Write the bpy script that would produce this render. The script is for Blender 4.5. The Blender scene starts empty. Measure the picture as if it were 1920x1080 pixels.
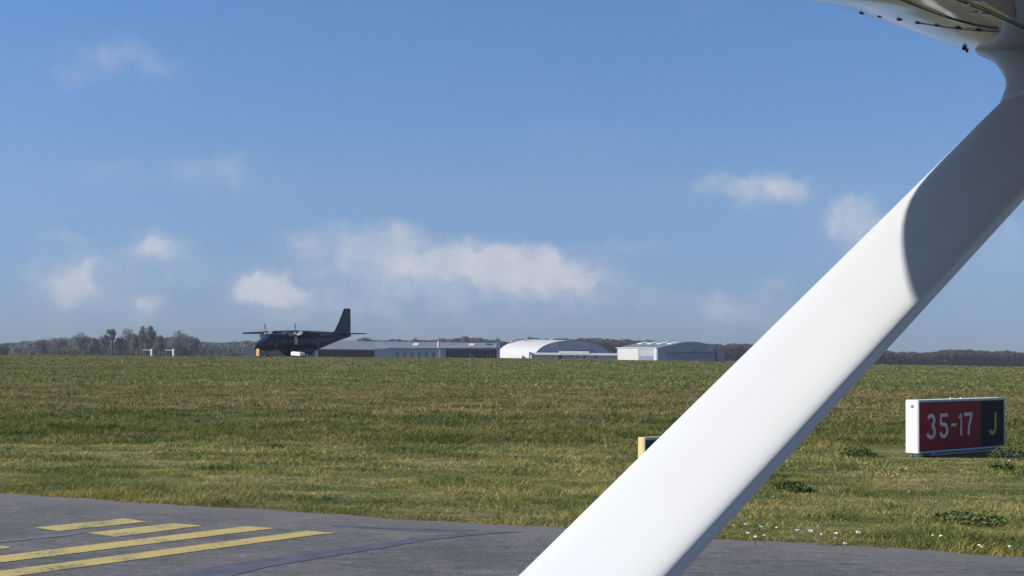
import bpy, math, random
import numpy as np
from mathutils import Vector, Matrix
R = math.radians
rng = np.random.default_rng(7)
random.seed(7)
C = bpy.context.scene.collection
scn = bpy.context.scene

# ------------------------------------------------------------------ camera
CAM = Vector((0, 0, 1.7)); F = 2770.0; YH = 653.0; SL = 0.0095
pitch = math.atan((YH - 540) / F); roll = math.atan(SL)
fwd = Vector((0, math.cos(pitch), math.sin(pitch)))
r0 = Vector((1, 0, 0)); u0 = r0.cross(fwd)
rgt = r0 * math.cos(roll) + u0 * math.sin(roll)
upv = u0 * math.cos(roll) - r0 * math.sin(roll)
cam_d = bpy.data.cameras.new('camera'); cam = bpy.data.objects.new('camera', cam_d); C.objects.link(cam)
cam_d.sensor_width = 36; cam_d.lens = F / 1920 * 36; cam_d.clip_start = 0.05; cam_d.clip_end = 9000
cam.matrix_world = Matrix(((rgt.x, upv.x, -fwd.x, CAM.x), (rgt.y, upv.y, -fwd.y, CAM.y), (rgt.z, upv.z, -fwd.z, CAM.z), (0, 0, 0, 1)))
scn.camera = cam

def ray(px, py):
    return fwd * F + rgt * (px - 960) + upv * (540 - py)
def at(px, py, Y):
    d = ray(px, py); return CAM + d * ((Y - CAM.y) / d.y)
def on(px, py, z=0.0):
    d = ray(px, py); return CAM + d * ((z - CAM.z) / d.z)

# ------------------------------------------------------------------ sun and sky
S = Vector((-0.868, -0.03, 0.52)).normalized()       # towards the sun
el = math.asin(S.z); az = math.atan2(S.x, S.y)
sun_d = bpy.data.lights.new('sun', 'SUN'); sun = bpy.data.objects.new('sun', sun_d); C.objects.link(sun)
sun_d.energy = 4.6; sun_d.angle = R(0.55); sun_d.color = (1.0, 0.95, 0.88)
sun.rotation_euler = S.to_track_quat('Z', 'Y').to_euler()
scn.view_settings.view_transform = 'Standard'; scn.view_settings.look = 'None'
scn.view_settings.gamma = 1; scn.view_settings.exposure = 0.3
w = bpy.data.worlds.new('World'); scn.world = w; w.use_nodes = True
nt = w.node_tree; nt.nodes.clear()
def N(tree, t, **k):
    n = tree.nodes.new(t)
    for a, v in k.items(): setattr(n, a, v)
    return n
sky = N(nt, 'ShaderNodeTexSky', sky_type='NISHITA'); sky.sun_disc = False
sky.sun_elevation = el; sky.sun_rotation = az
sky.air_density = 1.0; sky.dust_density = 0.15; sky.ozone_density = 3.5
bg = N(nt, 'ShaderNodeBackground'); wo = N(nt, 'ShaderNodeOutputWorld')
SKYS = 0.1
bg.inputs['Strength'].default_value = SKYS
tc = N(nt, 'ShaderNodeTexCoord'); sp = N(nt, 'ShaderNodeSeparateXYZ'); nt.links.new(tc.outputs['Generated'], sp.inputs[0])
def M(tree, op, a, b=None, c=None, clamp=False):
    n = N(tree, 'ShaderNodeMath', operation=op); n.use_clamp = clamp
    for i, v in enumerate((a, b, c)):
        if v is None: continue
        if isinstance(v, (int, float)): n.inputs[i].default_value = v
        else: tree.links.new(v, n.inputs[i])
    return n.outputs[0]
azm = M(nt, 'ARCTAN2', sp.outputs[0], sp.outputs[1])
elv = M(nt, 'ARCSINE', sp.outputs[2])
cmb = N(nt, 'ShaderNodeCombineXYZ'); nt.links.new(azm, cmb.inputs[0]); nt.links.new(elv, cmb.inputs[1])
nz = N(nt, 'ShaderNodeTexNoise'); nz.inputs['Scale'].default_value = 38; nz.inputs['Detail'].default_value = 8; nz.inputs['Roughness'].default_value = 0.62
nt.links.new(cmb.outputs[0], nz.inputs['Vector'])
v1 = N(nt, 'ShaderNodeVectorMath', operation='MULTIPLY_ADD'); nt.links.new(nz.outputs['Color'], v1.inputs[0])
v1.inputs[1].default_value = (0.044, 0.032, 0); v1.inputs[2].default_value = (-0.022, -0.016, 0)
v2 = N(nt, 'ShaderNodeVectorMath', operation='ADD'); nt.links.new(cmb.outputs[0], v2.inputs[0]); nt.links.new(v1.outputs[0], v2.inputs[1])
CL = [(210,95,60,30,.22),(135,145,42,20,.18),(300,125,42,20,.17),(200,315,42,16,.16),(405,315,70,30,.24),(455,345,50,20,.1),
 (120,447,45,20,.2),(285,465,62,30,.42),(300,470,40,18,.2),(130,512,68,34,.42),(140,530,60,24,.2),(120,560,34,14,.25),(275,570,36,18,.32),(240,540,110,45,.12),
 (500,543,52,28,.62),(520,552,40,24,.3),(490,535,28,14,.2),(560,455,48,30,.22),(640,420,60,24,.14),(700,475,85,50,.36),(620,470,70,40,.14),(1010,505,120,40,.2),(765,440,48,28,.3),(790,490,90,36,.3),
 (870,485,85,38,.34),(905,460,44,24,.22),(965,505,95,38,.38),(1000,472,44,24,.3),(1045,498,50,36,.5),(1055,520,60,26,.25),(1120,527,40,18,.16),(610,560,160,40,.13),
 (850,560,380,70,.16),(420,490,60,24,.1),(1440,356,66,28,.36),(1355,345,48,20,.32),(1470,350,40,24,.28),(1600,425,62,46,.42),(1600,400,40,22,.16),(1440,535,38,24,.22),
 (1350,575,60,28,.2),(1870,450,75,50,.2),(1200,465,80,30,.1),(1080,260,130,50,.06),(1450,590,300,40,.1),(1860,560,120,60,.1),(200,600,300,40,.1),(1330,15,60,20,.06)]
CL += [(px, py + ry * .55, rx * 1.9, ry * 1.7, st * .34) for (px, py, rx, ry, st) in CL if st > .15]
CL += [(380, 520, 90, 22, .12), (610, 430, 80, 30, .10), (560, 500, 60, 20, .08), (330, 440, 50, 18, .08), (1180, 470, 60, 20, .12), (1250, 560, 120, 30, .10), (1410, 370, 60, 18, .15), (185, 120, 60, 22, .10)]
acc = None
for (px, py, rx, ry, st) in CL:
    d = ray(px, py).normalized()
    a0, e0 = math.atan2(d.x, d.y), math.asin(d.z)
    q = N(nt, 'ShaderNodeVectorMath', operation='SUBTRACT'); nt.links.new(v2.outputs[0], q.inputs[0]); q.inputs[1].default_value = (a0, e0, 0)
    q2 = N(nt, 'ShaderNodeVectorMath', operation='MULTIPLY'); nt.links.new(q.outputs[0], q2.inputs[0]); q2.inputs[1].default_value = (F / rx * .8, F / ry * .8, 0)
    ln = N(nt, 'ShaderNodeVectorMath', operation='LENGTH'); nt.links.new(q2.outputs[0], ln.inputs[0])
    mr = N(nt, 'ShaderNodeMapRange', interpolation_type='SMOOTHSTEP'); nt.links.new(ln.outputs['Value'], mr.inputs[0])
    mr.inputs[1].default_value = 0.05; mr.inputs[2].default_value = 1.25; mr.inputs[3].default_value = st; mr.inputs[4].default_value = 0
    acc = mr.outputs[0] if acc is None else M(nt, 'ADD', acc, mr.outputs[0])
nz2 = N(nt, 'ShaderNodeTexNoise'); nz2.inputs['Scale'].default_value = 60; nz2.inputs['Detail'].default_value = 6; nz2.inputs['Roughness'].default_value = 0.6
nt.links.new(v2.outputs[0], nz2.inputs['Vector'])
mul = N(nt, 'ShaderNodeMapRange'); nt.links.new(nz2.outputs[0], mul.inputs[0]); mul.inputs[1].default_value = .3; mul.inputs[2].default_value = .68; mul.inputs[3].default_value = .55; mul.inputs[4].default_value = 1.25
acc = M(nt, 'MULTIPLY', acc, mul.outputs[0])
crisp = N(nt, 'ShaderNodeMapRange', interpolation_type='SMOOTHSTEP'); nt.links.new(acc, crisp.inputs[0])
crisp.inputs[1].default_value = .02; crisp.inputs[2].default_value = .95; crisp.inputs[3].default_value = 0; crisp.inputs[4].default_value = .40
acc = M(nt, 'MINIMUM', M(nt, 'MULTIPLY_ADD', acc, .42, crisp.outputs[0]), 0.85)
mx = N(nt, 'ShaderNodeMix', data_type='RGBA'); nt.links.new(acc, mx.inputs[0])
tint = N(nt, 'ShaderNodeMix', data_type='RGBA', blend_type='MULTIPLY'); tint.inputs[0].default_value = 1
tint.inputs[7].default_value = (1.0, 1.0, 1.0, 1)
rmp = N(nt, 'ShaderNodeValToRGB'); nt.links.new(M(nt, 'MULTIPLY', elv, 2.0), rmp.inputs[0])
for e_, (p_, c_) in zip([rmp.color_ramp.elements[0], rmp.color_ramp.elements.new(.22), rmp.color_ramp.elements.new(.45), rmp.color_ramp.elements[-1]],
                        [(.055, (.35, .475, .87)), (.22, (.574, .646, .867)), (.45, (.587, .757, .986)), (1, (.64, .77, .94))]): e_.position = p_; e_.color = (*c_, 1)
nt.links.new(rmp.outputs[0], tint.inputs[7])
nt.links.new(sky.outputs[0], tint.inputs[6]); nt.links.new(tint.outputs[2], mx.inputs[6])
CV = 1 / SKYS
cc = N(nt, 'ShaderNodeMix', data_type='RGBA'); nt.links.new(nz.outputs[0], cc.inputs[0])
cc.inputs[6].default_value = (.36 * CV, .39 * CV, .47 * CV, 1); cc.inputs[7].default_value = (.62 * CV, .625 * CV, .65 * CV, 1)
nt.links.new(cc.outputs[2], mx.inputs[7])
nt.links.new(mx.outputs[2], bg.inputs[0]); nt.links.new(bg.outputs[0], wo.inputs[0])

# ------------------------------------------------------------------ helpers
def tag(o, label=None, cat=None, group=None, kind=None):
    if label: o['label'] = label
    if cat: o['category'] = cat
    if group: o['group'] = group
    if kind: o['kind'] = kind
    return o
def empty(name, loc, label, cat, group=None, rz=0.0):
    o = bpy.data.objects.new(name, None); C.objects.link(o); o.location = loc; o.rotation_euler = (0, 0, rz)
    o.empty_display_size = 0.2
    return tag(o, label, cat, group)
class MB:
    def __init__(s): s.v = []; s.f = []
    def add(s, vs, fs):
        b = len(s.v); s.v += [tuple(v) for v in vs]; s.f += [tuple(i + b for i in f) for f in fs]; return s
    def box(s, a, b):
        (x0, y0, z0), (x1, y1, z1) = a, b
        return s.add([(x0,y0,z0),(x1,y0,z0),(x1,y1,z0),(x0,y1,z0),(x0,y0,z1),(x1,y0,z1),(x1,y1,z1),(x0,y1,z1)],
                     [(0,3,2,1),(4,5,6,7),(0,1,5,4),(1,2,6,5),(2,3,7,6),(3,0,4,7)])
    def loft(s, rings, cap=True, closed=True):
        n = len(rings[0]); b = []; 
        vs = [p for r in rings for p in r]; fs = []
        for i in range(len(rings) - 1):
            for j in range(n if closed else n - 1):
                k = (j + 1) % n
                fs.append((i*n+j, i*n+k, (i+1)*n+k, (i+1)*n+j))
        if cap:
            fs.append(tuple(reversed(range(n)))); fs.append(tuple((len(rings)-1)*n + j for j in range(n)))
        return s.add(vs, fs)
    def tube(s, p, q, ra, rb=None, n=8):
        p, q = Vector(p), Vector(q); rb = ra if rb is None else rb
        d = (q - p).normalized(); a = d.orthogonal().normalized(); b = d.cross(a)
        rr = [[c + (a * math.cos(t) + b * math.sin(t)) * r for t in [2*math.pi*i/n for i in range(n)]] for c, r in ((p, ra), (q, rb))]
        return s.loft(rr)
    def ball(s, c, r, n=10, m=6, sc=(1,1,1)):
        rings = []
        for i in range(m + 1):
            t = math.pi * (i + .02) / (m + .04)
            rings.append([(c[0]+r*sc[0]*math.sin(t)*math.cos(2*math.pi*j/n), c[1]+r*sc[1]*math.sin(t)*math.sin(2*math.pi*j/n), c[2]+r*sc[2]*math.cos(t)) for j in range(n)])
        return s.loft(rings)
    def prism(s, poly, ext):                      # poly: 3-D points, ext: extrusion vector
        e = Vector(ext); return s.loft([[Vector(p) for p in poly], [Vector(p) + e for p in poly]])
    def build(s, name, mat, parent=None, off=None, smooth=False, bevel=0):
        me = bpy.data.meshes.new(name)
        vs = s.v if off is None else [(v[0]-off[0], v[1]-off[1], v[2]-off[2]) for v in s.v]
        me.from_pydata(vs, [], s.f); me.materials.append(mat)
        import bmesh
        bm = bmesh.new(); bm.from_mesh(me); bmesh.ops.recalc_face_normals(bm, faces=bm.faces); bm.to_mesh(me); bm.free()
        if smooth:
            for p in me.polygons: p.use_smooth = True
        o = bpy.data.objects.new(name, me); C.objects.link(o); o.parent = parent
        if bevel:
            m = o.modifiers.new('bevel', 'BEVEL'); m.width = bevel; m.segments = 2; m.limit_method = 'ANGLE'
        if smooth == 'auto':
            m = o.modifiers.new('edge_split', 'EDGE_SPLIT'); m.split_angle = R(38)
        return o

def mat(name, col, rough=.6, metal=0, spec=.5, coat=0, var=0, scale=3.0, bump=0, detail=5, coatr=.05):
    m = bpy.data.materials.new(name); m.use_nodes = True; t = m.node_tree
    b = t.nodes['Principled BSDF']
    b.inputs['Base Color'].default_value = (*col, 1); b.inputs['Roughness'].default_value = rough; b.inputs['Metallic'].default_value = metal
    b.inputs['Specular IOR Level'].default_value = spec; b.inputs['Coat Weight'].default_value = coat; b.inputs['Coat Roughness'].default_value = coatr
    if var or bump:
        g = N(t, 'ShaderNodeTexCoord'); n = N(t, 'ShaderNodeTexNoise'); n.inputs['Scale'].default_value = scale; n.inputs['Detail'].default_value = detail
        t.links.new(g.outputs['Object'], n.inputs['Vector'])
        if var:
            r = N(t, 'ShaderNodeMapRange'); t.links.new(n.outputs[0], r.inputs[0]); r.inputs[1].default_value = .3; r.inputs[2].default_value = .7
            r.inputs[3].default_value = 1 - var; r.inputs[4].default_value = 1 + var
            k = N(t, 'ShaderNodeVectorMath', operation='SCALE'); k.inputs[0].default_value = col; t.links.new(r.outputs[0], k.inputs['Scale'])
            t.links.new(k.outputs[0], b.inputs['Base Color'])
        if bump:
            bp = N(t, 'ShaderNodeBump'); bp.inputs['Strength'].default_value = bump; bp.inputs['Distance'].default_value = .02
            t.links.new(n.outputs[0], bp.inputs['Height']); t.links.new(bp.outputs[0], b.inputs['Normal'])
    return m

# ------------------------------------------------------------------ materials of the ground
def ramp(t, fac, stops):
    r = N(t, 'ShaderNodeValToRGB'); t.links.new(fac, r.inputs[0])
    while len(r.color_ramp.elements) < len(stops): r.color_ramp.elements.new(.5)
    for e, (p, c) in zip(r.color_ramp.elements, stops): e.position = p; e.color = (*c, 1)
    return r.outputs[0]
def mixc(t, f, a, b, blend='MIX'):
    m = N(t, 'ShaderNodeMix', data_type='RGBA', blend_type=blend)
    for v, i in ((f, 0), (a, 6), (b, 7)):
        if isinstance(v, (int, float)): m.inputs[i].default_value = v
        elif isinstance(v, tuple): m.inputs[i].default_value = (*v, 1)
        else: t.links.new(v, m.inputs[i])
    return m.outputs[2]
_a, _b = on(0, 927), on(1920, 1046); _e = (_b - _a).normalized(); EDGE_N = Vector((-_e.y, _e.x, 0))
if EDGE_N.y < 0: EDGE_N = -EDGE_N
EDGE_D = _a.dot(EDGE_N)
def turf_group():
    g = bpy.data.node_groups.new('turf_colour', 'ShaderNodeTree')
    g.interface.new_socket('Color', in_out='OUTPUT', socket_type='NodeSocketColor')
    out = N(g, 'NodeGroupOutput'); geo = N(g, 'ShaderNodeNewGeometry')
    def noise(sc, vec, detail=4, rough=.55):
        m = N(g, 'ShaderNodeMapping'); g.links.new(geo.outputs['Position'], m.inputs[0]); m.inputs['Scale'].default_value = vec
        n = N(g, 'ShaderNodeTexNoise'); n.inputs['Scale'].default_value = sc; n.inputs['Detail'].default_value = detail; n.inputs['Roughness'].default_value = rough
        g.links.new(m.outputs[0], n.inputs['Vector']); return n.outputs[0]
    s = N(g, 'ShaderNodeSeparateXYZ'); g.links.new(geo.outputs['Position'], s.inputs[0])
    dt = N(g, 'ShaderNodeVectorMath', operation='DOT_PRODUCT'); g.links.new(geo.outputs['Position'], dt.inputs[0]); dt.inputs[1].default_value = EDGE_N
    big = noise(.05, (1, 1.2, 0)); mid = noise(.45, (1, 1.6, 0)); fine = noise(3.0, (1, 1.5, 0), 5, .65)
    wob = M(g, 'MULTIPLY_ADD', big, 26, -13)
    wob2 = M(g, 'MULTIPLY_ADD', mid, 4.0, -2)
    yy = M(g, 'ADD', M(g, 'ADD', s.outputs[1], wob2), M(g, 'MULTIPLY', wob, 0.15))
    near = ramp(g, mid, [(.30, (.105, .140, .038)), (.45, (.205, .218, .070)), (.58, (.320, .290, .125)), (.72, (.420, .340, .180))])
    tall = ramp(g, mid, [(.28, (.084, .118, .030)), (.5, (.155, .165, .055)), (.72, (.260, .215, .100))])
    brown = ramp(g, mid, [(.3, (.140, .150, .058)), (.48, (.240, .205, .100)), (.68, (.340, .265, .150))])
    far = ramp(g, mid, [(.3, (.145, .170, .060)), (.5, (.195, .205, .085)), (.7, (.270, .240, .115))])
    def step(a, b, src):
        m = N(g, 'ShaderNodeMapRange', interpolation_type='SMOOTHSTEP'); g.links.new(src, m.inputs[0]); m.inputs[1].default_value = a; m.inputs[2].default_value = b; return m.outputs[0]
    c = mixc(g, step(25.5, 26.8, yy), near, tall)
    fringe = M(g, 'SUBTRACT', 1.0, step(EDGE_D + .15, EDGE_D + .9, M(g, 'MULTIPLY_ADD', mid, .8, M(g, 'SUBTRACT', dt.outputs['Value'], .4))))
    c = mixc(g, M(g, 'MULTIPLY', fringe, .6), c, (.215, .185, .050))
    yb = M(g, 'ADD', yy, wob)
    c = mixc(g, M(g, 'MULTIPLY', step(32, 42, yb), .85), c, brown)
    c = mixc(g, step(56, 75, yb), c, far)
    bigf = step(.42, .60, big)
    c = mixc(g, M(g, 'MULTIPLY', bigf, .35), c, (.27, .24, .11))
    fr = ramp(g, fine, [(.25, (.60, .62, .60)), (.5, (1, 1, 1)), (.75, (1.42, 1.36, 1.3))])
    c = mixc(g, 1.0, c, fr, 'MULTIPLY'); c = mixc(g, 1.0, c, (1.05, 1.02, 1.02), 'MULTIPLY')
    cl_ = noise(1.1, (.55, 1.7, 0), 6, .7)
    c = mixc(g, 1.0, c, ramp(g, cl_, [(.30, (.50, .60, .48)), (.45, (.92, .98, .92)), (.62, (1.12, 1.09, 1.06)), (.75, (1.45, 1.34, 1.30))]), 'MULTIPLY')
    g.links.new(c, out.inputs[0]); return g
TURF = turf_group()
def grass_mat(name, blades):
    m = bpy.data.materials.new(name); m.use_nodes = True; t = m.node_tree; b = t.nodes['Principled BSDF']
    gr = N(t, 'ShaderNodeGroup'); gr.node_tree = TURF
    b.inputs['Roughness'].default_value = .85; b.inputs['Specular IOR Level'].default_value = .15
    if blades:
        a = N(t, 'ShaderNodeAttribute'); a.attribute_name = 'tone'
        r = ramp(t, a.outputs['Fac'], [(0, (.50, .62, .45)), (.45, (1.0, 1.05, .9)), (.8, (1.5, 1.38, 1.25)), (1, (2.1, 1.8, 1.6))])
        c = mixc(t, 1.0, gr.outputs[0], r, 'MULTIPLY'); t.links.new(c, b.inputs['Base Color'])
        tr = N(t, 'ShaderNodeBsdfTranslucent'); t.links.new(c, tr.inputs[0]); ms = N(t, 'ShaderNodeMixShader'); ms.inputs[0].default_value = .3
        t.links.new(b.outputs[0], ms.inputs[1]); t.links.new(tr.outputs[0], ms.inputs[2]); t.links.new(ms.outputs[0], t.nodes['Material Output'].inputs[0])
    else:
        k = mixc(t, 1.0, gr.outputs[0], (.62, .60, .56), 'MULTIPLY'); t.links.new(k, b.inputs['Base Color'])  # turf colour darkened to stand in for shade deep between the blades
        tcx = N(t, 'ShaderNodeNewGeometry'); n = N(t, 'ShaderNodeTexNoise'); n.inputs['Scale'].default_value = 9; n.inputs['Detail'].default_value = 8
        t.links.new(tcx.outputs['Position'], n.inputs['Vector']); bp = N(t, 'ShaderNodeBump'); bp.inputs['Strength'].default_value = 1; bp.inputs['Distance'].default_value = .06
        t.links.new(n.outputs[0], bp.inputs['Height']); t.links.new(bp.outputs[0], b.inputs['Normal'])
    return m
M_turf = grass_mat('turf_soil_shaded', False); M_blade = grass_mat('grass_blades', True)

def asphalt_mat():
    m = bpy.data.materials.new('asphalt'); m.use_nodes = True; t = m.node_tree; b = t.nodes['Principled BSDF']
    g = N(t, 'ShaderNodeNewGeometry')
    def nz_(sc, det=5, mp=(1, 1, 1), ro=.6):
        mm = N(t, 'ShaderNodeMapping'); t.links.new(g.outputs['Position'], mm.inputs[0]); mm.inputs['Scale'].default_value = mp
        n = N(t, 'ShaderNodeTexNoise'); n.inputs['Scale'].default_value = sc; n.inputs['Detail'].default_value = det; n.inputs['Roughness'].default_value = ro
        t.links.new(mm.outputs[0], n.inputs['Vector']); return n.outputs[0]
    c = ramp(t, nz_(.7, 6), [(.3, (.100, .096, .092)), (.5, (.130, .125, .118)), (.7, (.165, .158, .146))])
    c = mixc(t, 1.0, c, ramp(t, nz_(70, 3), [(.3, (.6, .6, .6)), (.5, (1, 1, 1)), (.72, (1.7, 1.66, 1.58))]), 'MULTIPLY')
    c = mixc(t, 1.0, c, ramp(t, nz_(9, 6, ro=.7), [(.32, (.78, .78, .78)), (.5, (1, 1, 1)), (.70, (1.25, 1.24, 1.2))]), 'MULTIPLY')
    c = mixc(t, 1.0, c, ramp(t, nz_(2.2, 6, (1, 3.2, 1), .7), [(.36, (.74, .74, .76)), (.5, (1, 1, 1)), (.66, (1.2, 1.19, 1.15))]), 'MULTIPLY')
    dt = N(t, 'ShaderNodeVectorMath', operation='DOT_PRODUCT'); t.links.new(g.outputs['Position'], dt.inputs[0]); dt.inputs[1].default_value = EDGE_N
    dd = N(t, 'ShaderNodeMapRange', interpolation_type='SMOOTHSTEP'); t.links.new(M(t, 'MULTIPLY_ADD', nz_(1.5, 5), .9, dt.outputs['Value']), dd.inputs[0])
    dd.inputs[1].default_value = EDGE_D - .55; dd.inputs[2].default_value = EDGE_D + .45
    c = mixc(t, M(t, 'MULTIPLY', dd.outputs[0], .55), c, (.185, .172, .155))
    sp_ = ramp(t, nz_(28, 2, ro=.4), [(.70, (0, 0, 0)), (.76, (1, 1, 1))])
    c = mixc(t, M(t, 'MULTIPLY', sp_, .45), c, (.30, .29, .26))
    t.links.new(c, b.inputs['Base Color']); b.inputs['Roughness'].default_value = .8; b.inputs['Specular IOR Level'].default_value = .3
    bp = N(t, 'ShaderNodeBump'); bp.inputs['Strength'].default_value = .6; bp.inputs['Distance'].default_value = .01
    t.links.new(nz_(60, 6), bp.inputs['Height']); t.links.new(bp.outputs[0], b.inputs['Normal'])
    return m
M_asph = asphalt_mat()
def paint_mat(name, col, wear=.5, under=(.13, .125, .12)):
    m = bpy.data.materials.new(name); m.use_nodes = True; t = m.node_tree; b = t.nodes['Principled BSDF']
    g = N(t, 'ShaderNodeNewGeometry')
    n = N(t, 'ShaderNodeTexNoise'); n.inputs['Scale'].default_value = 22; n.inputs['Detail'].default_value = 8; n.inputs['Roughness'].default_value = .75
    t.links.new(g.outputs['Position'], n.inputs['Vector'])
    n2 = N(t, 'ShaderNodeTexNoise'); n2.inputs['Scale'].default_value = 2.2; n2.inputs['Detail'].default_value = 3; t.links.new(g.outputs['Position'], n2.inputs['Vector'])
    f = M(t, 'MULTIPLY_ADD', n2.outputs[0], .5, M(t, 'MULTIPLY', n.outputs[0], .75))
    c = ramp(t, f, [(wear - .05, under), (wear + .08, col), (1, tuple(min(1, x * 1.15) for x in col))])
    t.links.new(c, b.inputs['Base Color']); b.inputs['Roughness'].default_value = .7
    return m
M_yel = paint_mat('yellow_marking_paint', (.52, .40, .12), .535)
M_seal = mat('crack_sealant', (.098, .098, .112), .6, var=.25, scale=6)

# ------------------------------------------------------------------ ground
OFFS = ([-400, 0, 560, 960, 1360, 1650, 1900, 2400], [23, 22.5, 20.2, 19.3, 22, 24.5, 26, 27])
def ground_z(x, y):
    x = np.asarray(x, float); y = np.asarray(y, float)
    yc = np.maximum(y, 60.0); px = 960 + F * x / yc
    off = np.interp(px, *OFFS); zc = 1.7 - off * 230 / F
    s = np.clip((y - 70) / 160, 0, 1); s = s * s * (3 - 2 * s)
    slope = (1.7 - zc) / 230 * 1.05
    return zc * s - np.clip(y - 232, 0, 1000) * slope
def gz(x, y): return float(ground_z(x, y))
ys = np.concatenate([np.array([-3000, -800, -200, -60, -20]), np.arange(-5, 60, 2.5), np.arange(60, 320, 5), np.geomspace(320, 6000, 26)])
xs = np.sinh(np.linspace(-6.2, 6.2, 121)) * 12
gx, gy = np.meshgrid(xs, ys); gzz = ground_z(gx, gy)
me = bpy.data.meshes.new('ground'); nx, ny = len(xs), len(ys)
idx = np.arange(nx * ny).reshape(ny, nx)
fs = np.stack([idx[:-1, :-1], idx[:-1, 1:], idx[1:, 1:], idx[1:, :-1]], -1).reshape(-1, 4)
me.from_pydata(np.stack([gx, gy, gzz], -1).reshape(-1, 3).tolist(), [], fs.tolist()); me.materials.append(M_turf)
for p in me.polygons: p.use_smooth = True
go = bpy.data.objects.new('ground', me); C.objects.link(go); tag(go, kind='structure', label='grass airfield ground reaching to the tree line')

E0, E1 = on(0, 927), on(1920, 1046)
ed = (E1 - E0).normalized(); en = Vector((-ed.y, ed.x, 0))
if en.y < 0: en = -en
def edge_noise(t): return .05 * math.sin(t * 2.1) + .035 * math.sin(t * 5.7 + 1) + .02 * math.sin(t * 17.3) + .015 * math.sin(t * 41)
mb = MB(); top = []
ts = np.arange(-60, 70, .06)
for t in ts: p = E0 + ed * t + en * (edge_noise(t)); top.append((p.x, p.y, .008))
bot = [(p[0] - en.x * 24, p[1] - en.y * 24, .008) for p in top]
mb.v = top + bot; n = len(top); mb.f = [(i, i + n, i + n + 1, i + 1) for i in range(n - 1)]
tw = mb.build('taxiway', M_asph); tag(tw, 'grey asphalt taxiway', kind='structure')
# painted holding position marking
def quad_sheet(name, pts_px, m, z=.012, lab=None, sub=1):
    b = MB()
    for q in pts_px: b.add([tuple(on(px, py, z)) for px, py in q], [tuple(range(len(q)))])
    o = b.build(name, m); tag(o, lab, kind='structure'); return o
quad_sheet('solid_marking', [[(-60, 1049), (-60, 1062), (452, 998), (515, 990.5), (462, 986.5)]], M_yel, lab='inner solid yellow holding line on the taxiway')
quad_sheet('solid_marking', [[(-60, 1078), (-60, 1092), (575, 1005), (630, 999), (575, 995)]], M_yel, lab='outer solid yellow holding line on the taxiway')
quad_sheet('dashed_marking', [[(66, 989), (108, 995.5), (276, 978), (232, 972)]], M_yel, lab='shorter yellow dash nearest the grass')
quad_sheet('dashed_marking', [[(164, 999), (218, 1006.5), (380, 985.5), (325, 981)]], M_yel, lab='yellow dash beside the solid holding line')
quad_sheet('dashed_marking', [[(-80, 1031), (-60, 1037), (24, 1026), (0, 1022.5)]], M_yel, lab='yellow dash at the left picture edge')
quad_sheet('sealed_joint', [[(255, 1088), (385, 1092), (500, 1063), (600, 1046), (700, 1030), (800, 1013), (900, 1002), (990, 996.5), (870, 998), (800, 1006), (700, 1020), (600, 1033), (500, 1047), (400, 1062)]], M_seal, z=.0115, lab='bluish dark sealed joint across the taxiway')
quad_sheet('sealed_joint', [[(-10, 1014), (-10, 1018), (130, 1004), (160, 999), (130, 1000)]], mat('pale_joint', (.15, .15, .155), .6), z=.0115, lab='thin pale joint left of the dashes')
quad_sheet('sealed_joint', [[(620, 984), (620, 987), (860, 996), (900, 994), (860, 993)]], M_seal, z=.0105, lab='thin dark crack near the grass edge')

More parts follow.
